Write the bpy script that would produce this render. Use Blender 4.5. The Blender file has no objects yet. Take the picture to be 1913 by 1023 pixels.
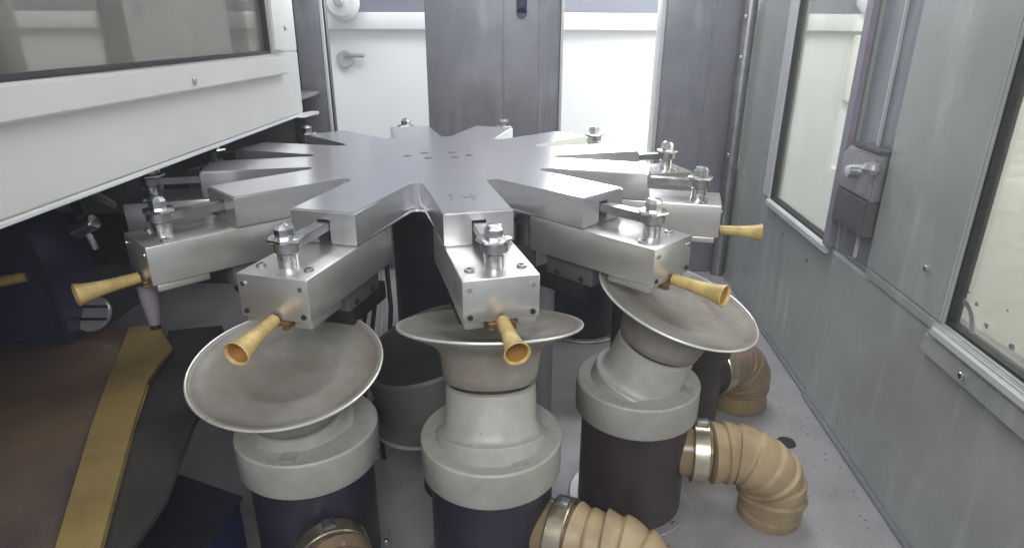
import bpy, bmesh, math, random
from mathutils import Vector, Matrix
random.seed(7)
S = 0.30                                   # everything below is written in table radii (1.0 = 0.30 m) and scaled at the end
SC = bpy.context.scene
COL = SC.collection
PI = math.pi

# ------------------------------------------------------------------ camera, world, lamps, exposure
cam = bpy.data.cameras.new("camera")
cam.sensor_width = 36.0
cam.lens = 36.0 * 1188.67 / 1913.0
cam.clip_start = 0.01
cam.clip_end = 100.0
camo = bpy.data.objects.new("camera", cam)
COL.objects.link(camo)
camo.matrix_world = (Matrix.Translation((0.37062 * S, -2.998 * S, 0.56427 * S))
                     @ Matrix.Rotation(PI / 2 - 0.36877, 4, 'X') @ Matrix.Rotation(0.00387, 4, 'Z'))
SC.camera = camo

world = bpy.data.worlds.new("World")
SC.world = world
world.use_nodes = True
bg = world.node_tree.nodes["Background"]
bg.inputs[0].default_value = (0.80, 0.86, 1.0, 1)
bg.inputs[1].default_value = 0.36


def area(name, loc, target, sx, sy, power, col=(1, 1, 1)):
    l = bpy.data.lights.new(name, 'AREA')
    l.shape = 'RECTANGLE'
    l.size = sx * S
    l.size_y = sy * S
    l.energy = power * S * S
    l.color = col
    o = bpy.data.objects.new(name, l)
    COL.objects.link(o)
    o.location = Vector(loc) * S
    d = Vector(target) - Vector(loc)
    o.rotation_euler = d.to_track_quat('-Z', 'Y').to_euler()
    return o


area("machine_lamp", (0.95, 0.75, 3.1), (0.35, 0.1, 0), 1.8, 2.2, 66, (0.97, 0.98, 1.0))
area("hall_lamp_back", (-0.4, 2.5, 3.5), (0.6, 5.0, -0.4), 9.0, 1.2, 290, (0.97, 0.985, 1.0))
area("hall_lamp_side", (2.7, 0.3, 3.1), (6.0, 0.3, 0.4), 7.0, 1.0, 730, (1.0, 0.99, 0.95))
area("star_glare_fill", (1.50, 4.75, 1.52), (0.8, 0.0, 0.6), 2.5, 1.35, 190, (0.95, 0.97, 1.0))  # unseen fill added to throw glare on the star's right arms
area("hall_lamp_front", (0.5, -5.2, 2.3), (0.4, -0.6, -0.4), 3.6, 1.8, 165, (1.0, 0.98, 0.94))

SC.view_settings.view_transform = 'Standard'
SC.view_settings.look = 'None'
SC.view_settings.exposure = 0.15
SC.view_settings.gamma = 1.0


# ------------------------------------------------------------------ materials
def mat(name, base, rough=0.5, metal=0.0, var=0.12, scale=40.0, bump=0.0, bscale=400.0, dirt=None, dirt_amt=0.0,
        dirt_scale=14.0, stretch=(1, 1, 1), rvar=0.08, spec=0.5, coat=0.0, aniso=0.0, streak=None):
    m = bpy.data.materials.new(name)
    m.use_nodes = True
    nt = m.node_tree
    N, L = nt.nodes, nt.links
    b = N["Principled BSDF"]
    b.inputs["Metallic"].default_value = metal
    b.inputs["Specular IOR Level"].default_value = spec
    b.inputs["Coat Weight"].default_value = coat
    b.inputs["Anisotropic"].default_value = aniso
    tc = N.new("ShaderNodeTexCoord")
    mp = N.new("ShaderNodeMapping")
    mp.inputs["Scale"].default_value = stretch
    L.new(tc.outputs["Object"], mp.inputs["Vector"])
    n1 = N.new("ShaderNodeTexNoise")
    n1.inputs["Scale"].default_value = scale
    n1.inputs["Detail"].default_value = 5
    L.new(mp.outputs["Vector"], n1.inputs["Vector"])
    r = N.new("ShaderNodeMapRange")
    r.inputs["From Min"].default_value = 0.3
    r.inputs["From Max"].default_value = 0.7
    r.inputs["To Min"].default_value = 1 - var
    r.inputs["To Max"].default_value = 1 + var
    L.new(n1.outputs["Fac"], r.inputs["Value"])
    mx = N.new("ShaderNodeVectorMath")
    mx.operation = 'SCALE'
    mx.inputs[0].default_value = base
    L.new(r.outputs["Result"], mx.inputs["Scale"])
    out = mx.outputs["Vector"]
    if dirt:
        n2 = N.new("ShaderNodeTexNoise")
        n2.inputs["Scale"].default_value = dirt_scale
        n2.inputs["Detail"].default_value = 8
        n2.inputs["Roughness"].default_value = 0.65
        L.new(tc.outputs["Object"], n2.inputs["Vector"])
        r2 = N.new("ShaderNodeMapRange")
        r2.inputs["From Min"].default_value = 0.42
        r2.inputs["From Max"].default_value = 0.72
        r2.inputs["To Max"].default_value = dirt_amt
        L.new(n2.outputs["Fac"], r2.inputs["Value"])
        mm = N.new("ShaderNodeMix")
        mm.data_type = 'RGBA'
        L.new(r2.outputs["Result"], mm.inputs["Factor"])
        L.new(out, mm.inputs["A"])
        mm.inputs["B"].default_value = (*dirt, 1)
        out = mm.outputs["Result"]
    if streak:                              # narrow, vertical, paler streaks
        m3 = N.new("ShaderNodeMapping")
        m3.inputs["Scale"].default_value = (1, 1, 0.09)
        L.new(tc.outputs["Object"], m3.inputs["Vector"])
        n4 = N.new("ShaderNodeTexNoise")
        n4.inputs["Scale"].default_value = 34
        n4.inputs["Detail"].default_value = 4
        L.new(m3.outputs["Vector"], n4.inputs["Vector"])
        n5 = N.new("ShaderNodeTexNoise")
        n5.inputs["Scale"].default_value = 6
        L.new(tc.outputs["Object"], n5.inputs["Vector"])
        pr = N.new("ShaderNodeMath"); pr.operation = 'MULTIPLY'
        L.new(n4.outputs["Fac"], pr.inputs[0]); L.new(n5.outputs["Fac"], pr.inputs[1])
        r4 = N.new("ShaderNodeMapRange")
        r4.inputs["From Min"].default_value = 0.29
        r4.inputs["From Max"].default_value = 0.44
        r4.inputs["To Max"].default_value = 0.55
        L.new(pr.outputs[0], r4.inputs["Value"])
        m4 = N.new("ShaderNodeMix"); m4.data_type = 'RGBA'
        L.new(r4.outputs["Result"], m4.inputs["Factor"])
        L.new(out, m4.inputs["A"])
        m4.inputs["B"].default_value = (*streak, 1)
        out = m4.outputs["Result"]
    L.new(out, b.inputs["Base Color"])
    rr = N.new("ShaderNodeMapRange")
    rr.inputs["From Min"].default_value = 0.3
    rr.inputs["From Max"].default_value = 0.7
    rr.inputs["To Min"].default_value = max(0.02, rough - rvar)
    rr.inputs["To Max"].default_value = min(1, rough + rvar)
    L.new(n1.outputs["Fac"], rr.inputs["Value"])
    L.new(rr.outputs["Result"], b.inputs["Roughness"])
    if bump:
        n3 = N.new("ShaderNodeTexNoise")
        n3.inputs["Scale"].default_value = bscale
        n3.inputs["Detail"].default_value = 3
        L.new(mp.outputs["Vector"], n3.inputs["Vector"])
        bp = N.new("ShaderNodeBump")
        bp.inputs["Strength"].default_value = bump
        bp.inputs["Distance"].default_value = 0.0006
        L.new(n3.outputs["Fac"], bp.inputs["Height"])
        L.new(bp.outputs["Normal"], b.inputs["Normal"])
    return m


M = {}
M['alu'] = mat('brushed_aluminium', (0.76, 0.76, 0.78), 0.245, 0.84, 0.006, 30, 0.0, 500, (0.66, 0.66, 0.67), 0.25, 8, stretch=(1, 5, 1), rvar=0.014)
M['alu_block'] = mat("milled_aluminium", (0.66, 0.66, 0.65), 0.31, 0.78, 0.03, 30, 0.08, 700, (0.52, 0.50, 0.46), 0.4, 18, rvar=0.02)
M['chrome'] = mat("bright_steel", (0.74, 0.74, 0.75), 0.20, 1.0, 0.08, 60)
M['brass'] = mat("cone_reflection_brown", (0.22, 0.135, 0.055), 0.4, 0.5, 0.15, 60, 0.1, 300, (0.16, 0.10, 0.05), 0.7, 50)  # cone's orange reflection put into the jaw bridge colour
M['clamp_grey'] = mat("worn_silver", (0.42, 0.42, 0.44), 0.35, 0.6, 0.2, 40, 0.2, 200, (0.34, 0.34, 0.35), 0.8, 30)
M['steel'] = mat("dull_steel", (0.42, 0.42, 0.43), 0.38, 1.0, 0.12, 60)
M['black'] = mat("black_rubber", (0.016, 0.016, 0.019), 0.55, 0, 0.2, 60)
M['hole'] = mat("dark_bore", (0.02, 0.02, 0.022), 0.6, 0, 0.1, 60)
M['cap'] = mat("grey_cast_alloy", (0.43, 0.435, 0.415), 0.52, 0.15, 0.08, 30, 0.2, 500, (0.27, 0.255, 0.21), 0.7, 20)
M['dish'] = mat("satin_grey_dish", (0.30, 0.295, 0.275), 0.55, 0.1, 0.08, 20, 0.15, 400, (0.15, 0.112, 0.072), 0.95, 9)
M['dish_dark'] = mat("dusty_dark_dish", (0.085, 0.088, 0.085), 0.5, 0.2, 0.1, 20, 0.1, 400, (0.09, 0.09, 0.08), 0.6, 13)
M['crumb'] = mat("dark_crumbs", (0.10, 0.085, 0.065), 0.7, 0, 0.3, 200)
M['rim'] = mat("worn_bright_rim", (0.74, 0.73, 0.70), 0.30, 0.6, 0.06, 30)
M['navy'] = mat("navy_black_enamel", (0.019, 0.020, 0.034), 0.38, 0, 0.2, 20, 0.1, 300, (0.055, 0.05, 0.055), 0.7, 12)
M['brownblack'] = mat("brown_black_enamel", (0.040, 0.030, 0.032), 0.40, 0, 0.2, 20, 0.1, 300, (0.085, 0.065, 0.062), 0.7, 12)
M['hose'] = mat("tan_ribbed_rubber", (0.40, 0.305, 0.18), 0.46, 0, 0.18, 24, 0.3, 300, (0.205, 0.15, 0.09), 0.95, 15)
M['hose_clear'] = mat("brown_glossy_hose", (0.22, 0.155, 0.11), 0.22, 0, 0.15, 30, 0.0, 300, (0.30, 0.24, 0.08), 0.6, 12)
M['clamp'] = mat("hose_clamp_steel", (0.62, 0.55, 0.43), 0.25, 0.9, 0.08, 40)
M['yellow'] = mat("yellow_plastic", (0.60, 0.45, 0.175), 0.36, 0, 0.14, 60, 0.3, 500, (0.30, 0.185, 0.07), 0.95, 42)
M['yellow_in'] = mat("amber_bore", (0.34, 0.17, 0.035), 0.55, 0, 0.15, 60)
M['white'] = mat("white_enamel", (0.525, 0.525, 0.52), 0.38, 0, 0.03, 8, 0.05, 200, (0.55, 0.55, 0.54), 0.5, 5)
M['post'] = mat("grey_enamel", (0.275, 0.28, 0.31), 0.27, 0.15, 0.06, 5, 0.1, 150, (0.185, 0.19, 0.22), 0.85, 9, stretch=(1, 1, 0.2), streak=(0.45, 0.46, 0.50))
M['steelwall'] = mat("stained_steel_wall", (0.41, 0.435, 0.425), 0.26, 0.12, 0.07, 6, 0.1, 150, (0.325, 0.355, 0.34), 0.85, 8, stretch=(1, 1, 0.25), streak=(0.60, 0.62, 0.60))
M['sill'] = mat("pale_sill", (0.62, 0.63, 0.64), 0.35, 0.1, 0.05, 20)
M['floor'] = mat("grey_floor_enamel", (0.32, 0.312, 0.325), 0.34, 0, 0.08, 8, 0.1, 200, (0.23, 0.222, 0.21), 0.85, 16)
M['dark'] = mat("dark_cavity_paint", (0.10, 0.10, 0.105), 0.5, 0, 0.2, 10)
M['hall_white'] = mat("hall_white", (0.70, 0.72, 0.73), 0.5, 0, 0.03, 3)
M['hall_cream'] = mat("hall_cream", (0.76, 0.75, 0.67), 0.5, 0, 0.03, 3)
M['hall_blue'] = mat("hall_blue_grey", (0.14, 0.147, 0.19), 0.5, 0, 0.05, 3)
M['hall_grey'] = mat("hall_grey", (0.31, 0.31, 0.285), 0.5, 0, 0.05, 3)
M['hall_floor'] = mat("hall_floor", (0.30, 0.30, 0.29), 0.5, 0, 0.08, 5)
M['brown'] = mat("brown_reflection_sheet", (0.15, 0.105, 0.066), 0.17, 0.1, 0.2, 4, 0.15, 60, (0.052, 0.040, 0.055), 0.95, 3.2)  # brown and purple reflection tones put into the colour
M['olive'] = mat("dark_olive_sheet", (0.017, 0.016, 0.018), 0.55, 0, 0.25, 10, 0.1, 200, (0.035, 0.03, 0.02), 0.8, 9)
M['gold'] = mat("reflection_bar", (0.52, 0.375, 0.145), 0.30, 0.6, 0.12, 14, 0.1, 200, (0.31, 0.225, 0.105), 0.9, 12)  # gold reflection tone given to a solid bar
M['blue'] = mat("dark_blue_enamel", (0.018, 0.024, 0.075), 0.30, 0, 0.2, 12)
M['drum'] = mat("midnight_blue_housing", (0.028, 0.032, 0.075), 0.35, 0, 0.25, 10)
M['grey_plate'] = mat("pale_grey_plate", (0.42, 0.42, 0.44), 0.35, 0.5, 0.05, 20)
M['ink'] = mat("grey_engraving", (0.27, 0.27, 0.30), 0.5, 0.5, 0.1, 50)
M['lavender'] = mat("pale_lavender_plastic", (0.27, 0.25, 0.31), 0.4, 0, 0.08, 30)
M['red'] = mat("dark_red_hose", (0.035, 0.014, 0.016), 0.3, 0, 0.2, 20)


def glass_mat(name, tint, refl, dust=0.0):
    m = bpy.data.materials.new(name)
    m.use_nodes = True
    nt = m.node_tree
    N, L = nt.nodes, nt.links
    N.remove(N["Principled BSDF"])
    out = N["Material Output"]
    tr = N.new("ShaderNodeBsdfTransparent")
    tr.inputs[0].default_value = (*tint, 1)
    gl = N.new("ShaderNodeBsdfGlossy")
    gl.inputs["Roughness"].default_value = 0.03
    fr = N.new("ShaderNodeFresnel")
    fr.inputs[0].default_value = 1.45
    mu = N.new("ShaderNodeMath")
    mu.operation = 'MULTIPLY'
    mu.inputs[1].default_value = refl
    L.new(fr.outputs[0], mu.inputs[0])
    mx = N.new("ShaderNodeMixShader")
    L.new(mu.outputs[0], mx.inputs[0])
    L.new(tr.outputs[0], mx.inputs[1])
    L.new(gl.outputs[0], mx.inputs[2])
    df = N.new("ShaderNodeBsdfDiffuse")
    df.inputs[0].default_value = (0.5, 0.5, 0.46, 1)
    tc = N.new("ShaderNodeTexCoord")
    no = N.new("ShaderNodeTexNoise")
    no.inputs["Scale"].default_value = 9
    no.inputs["Detail"].default_value = 6
    L.new(tc.outputs["Object"], no.inputs["Vector"])
    mr = N.new("ShaderNodeMapRange")
    mr.inputs["From Min"].default_value = 0.35
    mr.inputs["From Max"].default_value = 0.75
    mr.inputs["To Min"].default_value = dust * 0.5
    mr.inputs["To Max"].default_value = dust
    L.new(no.outputs["Fac"], mr.inputs["Value"])
    mx2 = N.new("ShaderNodeMixShader")
    L.new(mr.outputs["Result"], mx2.inputs[0])
    L.new(mx.outputs[0], mx2.inputs[1])
    L.new(df.outputs[0], mx2.inputs[2])
    L.new(mx2.outputs[0], out.inputs["Surface"])
    return m


M['glass'] = glass_mat("clear_glass", (0.95, 0.96, 0.94), 0.6, 0.10)
M['glass_grey'] = glass_mat("smoky_glass", (0.80, 0.80, 0.76), 0.8, 0.16)


# ------------------------------------------------------------------ mesh helpers
def box(bm, x0, x1, y0, y1, z0, z1, bev=0.006, mtx=None, seg=2):
    vs = [bm.verts.new((x, y, z)) for x in (x0, x1) for y in (y0, y1) for z in (z0, z1)]
    fs = [(0, 1, 3, 2), (4, 6, 7, 5), (0, 4, 5, 1), (2, 3, 7, 6), (0, 2, 6, 4), (1, 5, 7, 3)]
    faces = [bm.faces.new([vs[i] for i in f]) for f in fs]
    allv = list(vs)
    if bev:
        es = list({e for f in faces for e in f.edges})
        r = bmesh.ops.bevel(bm, geom=es, offset=bev, segments=seg, affect='EDGES', profile=0.5)
        allv = list({v for f in r['faces'] for v in f.verts} | {v for v in vs if v.is_valid})
    if mtx is not None:
        for v in allv:
            v.co = mtx @ v.co
    return bm


def prism(bm, pts, z0, z1, bev=0.0, mtx=None):
    lo = [bm.verts.new((x, y, z0)) for x, y in pts]
    hi = [bm.verts.new((x, y, z1)) for x, y in pts]
    n = len(pts)
    fs = [bm.faces.new(lo[::-1]), bm.faces.new(hi)]
    for i in range(n):
        fs.append(bm.faces.new((lo[i], lo[(i + 1) % n], hi[(i + 1) % n], hi[i])))
    allv = lo + hi
    if bev:
        es = list({e for f in fs[:2] for e in f.edges})
        r = bmesh.ops.bevel(bm, geom=es, offset=bev, segments=2, affect='EDGES')
        allv = list({v for f in r['faces'] for v in f.verts} | {v for v in allv if v.is_valid})
    if mtx is not None:
        for v in allv:
            v.co = mtx @ v.co
    return bm


def lathe(bm, prof, seg=48, mtx=None, a0=0.0):
    """prof: list of (r, z); r == 0 closes to a point."""
    rings = []
    for r, z in prof:
        if r <= 1e-6:
            rings.append([bm.verts.new((0, 0, z))])
        else:
            rings.append([bm.verts.new((r * math.cos(a0 + 2 * PI * k / seg), r * math.sin(a0 + 2 * PI * k / seg), z))
                          for k in range(seg)])
    for a, b in zip(rings, rings[1:]):
        for k in range(seg):
            k2 = (k + 1) % seg
            if len(a) == 1 and len(b) == 1:
                continue
            if len(a) == 1:
                bm.faces.new((a[0], b[k], b[k2]))
            elif len(b) == 1:
                bm.faces.new((a[k], b[0], a[k2]))
            else:
                bm.faces.new((a[k], b[k], b[k2], a[k2]))
    if mtx is not None:
        for ring in rings:
            for v in ring:
                v.co = mtx @ v.co
    return bm


def cyl(bm, r, z0, z1, seg=24, bev=0.004, mtx=None, a0=0.0):
    return lathe(bm, [(0, z0), (r - bev, z0), (r, z0 + bev), (r, z1 - bev), (r - bev, z1), (0, z1)], seg, mtx, a0)


def tube(bm, pts, rad, seg=24, cap=True):
    """sweep along pts; rad is a number or a list."""
    pts = [Vector(p) for p in pts]
    n = len(pts)
    rads = rad if isinstance(rad, (list, tuple)) else [rad] * n
    up = Vector((0, 0, 1))
    t0 = (pts[1] - pts[0]).normalized()
    if abs(t0.dot(up)) > 0.9:
        up = Vector((1, 0, 0))
    side = t0.cross(up).normalized()
    rings = []
    for i, p in enumerate(pts):
        t = (pts[min(i + 1, n - 1)] - pts[max(i - 1, 0)]).normalized()
        side = (side - t * side.dot(t)).normalized()
        b = t.cross(side)
        rings.append([bm.verts.new(p + (side * math.cos(2 * PI * k / seg) + b * math.sin(2 * PI * k / seg)) * rads[i])
                      for k in range(seg)])
    for a, b in zip(rings, rings[1:]):
        for k in range(seg):
            bm.faces.new((a[k], a[(k + 1) % seg], b[(k + 1) % seg], b[k]))
    if cap:
        bm.faces.new(rings[0][::-1])
        bm.faces.new(rings[-1])
    return bm


def BM():
    return bmesh.new()


def mesh_of(name, bm, m, ang=35):
    bmesh.ops.recalc_face_normals(bm, faces=bm.faces)
    me = bpy.data.meshes.new(name)
    bm.to_mesh(me)
    bm.free()
    me.materials.append(M[m])
    me.polygons.foreach_set("use_smooth", [True] * len(me.polygons))
    me.set_sharp_from_angle(angle=math.radians(ang))
    return me


def obj(name, bm, m, parent=None, origin=None, ang=35):
    """bm is in scene coordinates when origin is given (mesh is shifted), else in local coordinates."""
    if origin is not None:
        bmesh.ops.translate(bm, verts=bm.verts, vec=-Vector(origin))
    o = bpy.data.objects.new(name, mesh_of(name, bm, m, ang))
    COL.objects.link(o)
    if parent is not None:
        o.parent = parent
    elif origin is not None:
        o.location = origin
    return o


def thing(name, label, cat, loc=(0, 0, 0), rz=0.0, group=None):
    o = bpy.data.objects.new(name, None)
    o.empty_display_size = 0.05
    COL.objects.link(o)
    o.location = loc
    o.rotation_euler = (0, 0, rz)
    o['label'] = label
    o['category'] = cat
    if group:
        o['group'] = group
    return o


def tag(o, label, cat, group=None):
    o['label'] = label
    o['category'] = cat
    if group:
        o['group'] = group
    return o


def struct(name, bm, m, origin=(0, 0, 0)):
    o = obj(name, bm, m, None, origin)
    o['kind'] = 'structure'
    return o


def copy_tree(o, parent=None):
    c = o.copy()
    COL.objects.link(c)
    c.parent = parent
    for ch in [x for x in CHILD.get(o.name, [])]:
        copy_tree(ch, c)
    return c


CHILD = {}


def index_children():
    CHILD.clear()
    for o in COL.objects:
        if o.parent:
            CHILD.setdefault(o.parent.name, []).append(o)


FLOOR = -1.30
TH = 0.263253664
HW = 0.118693
NARM = 12


def arm_dir(a):
    return TH - PI / 2 - a * PI / 6


def arm_pt(a, r, off=0.0, z=0.0):
    t = arm_dir(a)
    return Vector((r * math.cos(t) - off * math.sin(t), r * math.sin(t) + off * math.cos(t), z))


# ================================================================== THE SETTING
b = BM(); box(b, -2.4, 2.35, -3.6, 2.2, FLOOR - 0.12, FLOOR, 0)
struct("machine_floor", b, 'floor', (0, 0, FLOOR))
b = BM(); box(b, -8, 10, -9, 9, FLOOR - 1.6, FLOOR - 1.5, 0)
struct("hall_floor", b, 'hall_floor', (0, 0, FLOOR - 1.5))
# outside, behind: a white housing with a ledge, blue grey above
b = BM(); box(b, -3.3, 5.95, 5.0, 5.2, FLOOR - 1.5, 0.535, 0)
struct("hall_wall_back", b, 'hall_white', (0, 5.0, FLOOR))
b = BM(); box(b, -3.3, 5.95, 4.88, 5.2, 0.538, 0.725, 0.02)
struct("hall_wall_ledge", b, 'hall_white', (0, 5.0, 0.54))
b = BM(); box(b, -3.3, 5.95, 5.0, 5.2, 0.728, 5.0, 0)
struct("hall_wall_upper", b, 'hall_blue', (0, 5.0, 0.73))
b = BM(); box(b, 6.0, 6.2, -6.0, 5.2, FLOOR - 1.5, 4.0, 0)
struct("hall_wall_side", b, 'hall_cream', (6.0, 0, FLOOR))
b = BM(); box(b, -3.6, -3.4, -6.0, 5.2, FLOOR - 1.5, 4.0, 0)
struct("hall_wall_left", b, 'hall_grey', (-3.4, 0, FLOOR))

# ------------------------------------------------------------------ enclosure, back
def post(label, x0, x1, extra=None):
    t = thing("back_post", label, "post", ((x0 + x1) / 2, 1.9, FLOOR))
    o = t.location
    bb = BM(); box(bb, x0, x1, 1.90, 2.05, FLOOR, 3.0, 0.012)
    obj("post_panel", bb, 'post', t, o)
    return t


t = post("broad grey upright post in middle of the back wall with dark slot at top", -0.262, 0.712)
o = t.location
b = BM(); box(b, 0.395, 0.47, 1.893, 1.898, 0.66, 1.4, 0.002)
lathe(b, [(0, 0.0), (0.0375, 0.0), (0.0375, 0.005), (0, 0.005)], 24, Matrix.Translation((0.4325, 1.898, 0.66)) @ Matrix.Rotation(PI / 2, 4, 'X'))
obj("slot", b, 'blue', t, o)
for sx in (0.30, 0.56):
    b = BM(); box(b, sx, sx + 0.010, 1.894, 1.899, -0.6, 2.4, 0.001)
    obj("seam_strip", b, 'post', t, o)
b = BM(); box(b, 0.7145, 0.735, 1.885, 2.05, -0.45, 2.4, 0.004)
obj("edge_strip", b, 'sill', t, o)
t = post("stained grey steel corner post at right end of the back wall", 1.462, 2.07)
o = t.location
b = BM(); box(b, 1.432, 1.4595, 1.885, 2.05, -0.45, 2.4, 0.004)
obj("edge_strip", b, 'sill', t, o)
b = BM(); tube(b, [(2.035, 1.84, FLOOR), (2.035, 1.84, 0.4), (2.035, 1.84, 2.4)], 0.05, 16)
obj("conduit", b, 'steel', t, o)
for i, zz in enumerate((-0.35, 0.35, 0.62)):
    b = BM(); box(b, 1.99, 2.06, 1.80, 1.895, zz, zz + 0.04, 0.006)
    obj("conduit_bracket", b, 'steel', t, o)
b = BM(); box(b, 1.80, 1.81, 1.892, 1.8985, FLOOR, 2.4, 0.001)
obj("seam_strip", b, 'post', t, o)

t = thing("back_wall_panel", "grey lower wall panel under the back openings behind the star table", "wall panel", (0.2, 1.93, FLOOR))
b = BM(); box(b, -1.9, 2.1, 1.925, 1.99, FLOOR, -0.45, 0.004)
obj("panel", b, 'post', t, t.location)
b = BM(); box(b, -0.92, 1.45, 1.86, 2.02, -0.447, -0.42, 0.004)
obj("sill", b, 'sill', t, t.location)

# left corner stile with black gasket
t = thing("corner_stile", "narrow grey upright stile right of the white window panel, bright right edge, black gasket", "post", (-1.0, 1.6, FLOOR))
o = t.location
b = BM(); box(b, -1.10, -0.925, 1.6, 1.66, FLOOR, 2.6, 0.006)
obj("stile", b, 'post', t, o)
b = BM(); box(b, -0.922, -0.902, 1.585, 1.68, FLOOR, 2.6, 0.003)
obj("bright_edge", b, 'hall_white', t, o)
b = BM(); box(b, -0.900, -0.890, 1.60, 1.66, FLOOR, 2.6, 0.002)
obj("thin_seal", b, 'black', t, o)
b = BM(); box(b, -1.172, -1.104, 1.585, 1.66, FLOOR, 2.6, 0.006)
obj("gasket", b, 'black', t, o)

# ------------------------------------------------------------------ enclosure, left: white window panel
X = -0.90
t = thing("window_panel", "large white sheet metal panel with smoky window on left, overhanging the table", "machine door", (X, -0.8, 0.09))
o = t.location
RY = Matrix(((0, 0, 1, 0), (1, 0, 0, 0), (0, 1, 0, 0), (0, 0, 0, 1)))   # (a,b,c) -> x=c, y=a, z=b


def yz(bm, pts, x0, x1, bev=0.0):
    return prism(bm, pts, x0, x1, bev, RY)


b = BM()
yz(b, [(-3.0, 0.128), (0.955, 0.083), (0.97, 0.432), (-3.0, 0.432)], X - 0.05, X, 0.006)
yz(b, [(0.54, 0.4325), (0.97, 0.4325), (0.985, 1.25), (0.54, 1.25)], X - 0.05, X, 0.006)
yz(b, [(-3.0, 1.2505), (0.985, 1.2505), (0.99, 1.7), (-3.0, 1.7)], X - 0.05, X, 0.006)
obj("panel", b, 'white', t, o)
b = BM(); yz(b, [(-3.0, 0.112), (0.955, 0.067), (0.955, 0.082), (-3.0, 0.127)], X - 0.09, X + 0.006, 0.003)
obj("bottom_hem", b, 'sill', t, o)
b = BM(); yz(b, [(-3.0, 0.352), (0.665, 0.324), (0.690, 0.418), (-3.0, 0.446)], X + 0.001, X + 0.040, 0.008)
obj("window_ledge", b, 'white', t, o)
b = BM(); yz(b, [(0.548, 0.447), (0.70, 0.447), (0.72, 1.2), (0.568, 1.2)], X + 0.001, X + 0.022, 0.005)
obj("window_stile", b, 'white', t, o)
b = BM()
yz(b, [(-3.0, 0.4335), (0.538, 0.4335), (0.538, 0.448), (-3.0, 0.448)], X - 0.045, X - 0.001, 0.0)
yz(b, [(0.520, 0.4485), (0.538, 0.4485), (0.538, 1.249), (0.520, 1.249)], X - 0.045, X - 0.001, 0.0)
obj("gasket", b, 'black', t, o)
b = BM(); yz(b, [(-3.0, 0.449), (0.519, 0.449), (0.519, 1.249), (-3.0, 1.249)], X - 0.034, X - 0.026, 0.0)
obj("window_pane", b, 'glass_grey', t, o)
for (sy, sz, px) in ((-0.441, 0.367, 0.040), (0.80, 0.56, 0.0)):
    b = BM(); cyl(b, 0.014, 0, 0.008, 16, 0.003, Matrix.Translation((X + px, sy, sz)) @ Matrix.Rotation(PI / 2, 4, 'Y'))
    obj("screw", b, 'steel', t, o)
b = BM(); yz(b, [(0.80, 0.0705), (1.08, 0.055), (1.08, 0.075), (0.957, 0.082)], X + 0.007, X + 0.06, 0.003)
obj("corner_tab", b, 'white', t, o)

# things beyond the smoky window
t = thing("machine_cabinet", "pale grey cabinet side seen through the right part of the smoky left window", "cabinet", (-2.6, 2.0, FLOOR))
b = BM(); box(b, -3.3, -2.2, 1.55, 3.2, FLOOR - 1.5, 0.86, 0.02)
obj("cabinet_body", b, 'hall_white', t, t.location)
b = BM(); box(b, -3.35, -2.15, 1.5, 3.25, 0.863, 0.90, 0.01)
obj("cabinet_top", b, 'post', t, t.location)
t = thing("machine_cabinet", "grey cabinet with paler top seen dimly through left half of the smoky window", "cabinet", (-2.9, -1.5, FLOOR))
b = BM(); box(b, -3.3, -2.6, -3.4, 0.45, FLOOR - 1.5, 0.70, 0.02)
obj("cabinet_body", b, 'hall_grey', t, t.location)
b = BM(); box(b, -3.3, -2.55, -3.4, 0.50, 0.703, 0.745, 0.01)
obj("cabinet_top", b, 'hall_cream', t, t.location)

# unseen roof added to keep the left cavity dark, and its far wall
t = thing("cavity_cover", "dark lining of the recess under the white window panel, roof added to keep light out", "machine panel", (-1.5, 0, FLOOR))
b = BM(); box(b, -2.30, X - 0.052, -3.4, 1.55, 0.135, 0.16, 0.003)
obj("light_block_roof", b, 'dark', t, t.location)  # blocks light from above, out of view
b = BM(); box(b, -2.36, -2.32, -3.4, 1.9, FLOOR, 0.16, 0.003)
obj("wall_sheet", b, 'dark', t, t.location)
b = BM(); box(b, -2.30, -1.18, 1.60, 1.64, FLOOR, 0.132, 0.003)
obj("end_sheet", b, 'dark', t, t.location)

# ------------------------------------------------------------------ enclosure, right: two window panels, local y runs along the wall
WR = -math.atan(0.062)
WLOC = Vector((1.979, 0, FLOOR))


def wall_thing(name, label, cat):
    return thing(name, label, cat, WLOC, WR)


def wz(z):
    return z - FLOOR


def yzl(bm, pts, x0, x1, bev=0.0):
    return prism(bm, [(a, wz(c)) for a, c in pts], x0, x1, bev, RY)


def frame4(bm, outer, hole, x0, x1, bev=0.003):
    (ya, yb, za, zb), (ha, hb, hc, hd) = outer, hole
    e = 0.0005
    yzl(bm, [(ya, za), (yb, za), (yb, hc), (ya, hc)], x0, x1, bev)
    yzl(bm, [(ya, hd), (yb, hd), (yb, zb), (ya, zb)], x0, x1, bev)
    yzl(bm, [(ya, hc + e), (ha, hc + e), (ha, hd - e), (ya, hd - e)], x0, x1, bev)
    yzl(bm, [(hb, hc + e), (yb, hc + e), (yb, hd - e), (hb, hd - e)], x0, x1, bev)


def window_set(t, ya, yb, za, zb, mm='glass'):
    b = BM()
    g = 0.012
    frame4(b, (ya, yb, za, zb), (ya + g, yb - g, za + g, zb - g), -0.002, 0.038, 0)
    obj("gasket", b, 'black', t)
    b = BM(); yzl(b, [(ya + g, za + g), (yb - g, za + g), (yb - g, zb - g), (ya + g, zb - g)], 0.012, 0.020)
    p = obj("window_pane", b, mm, t)
    return p


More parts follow.
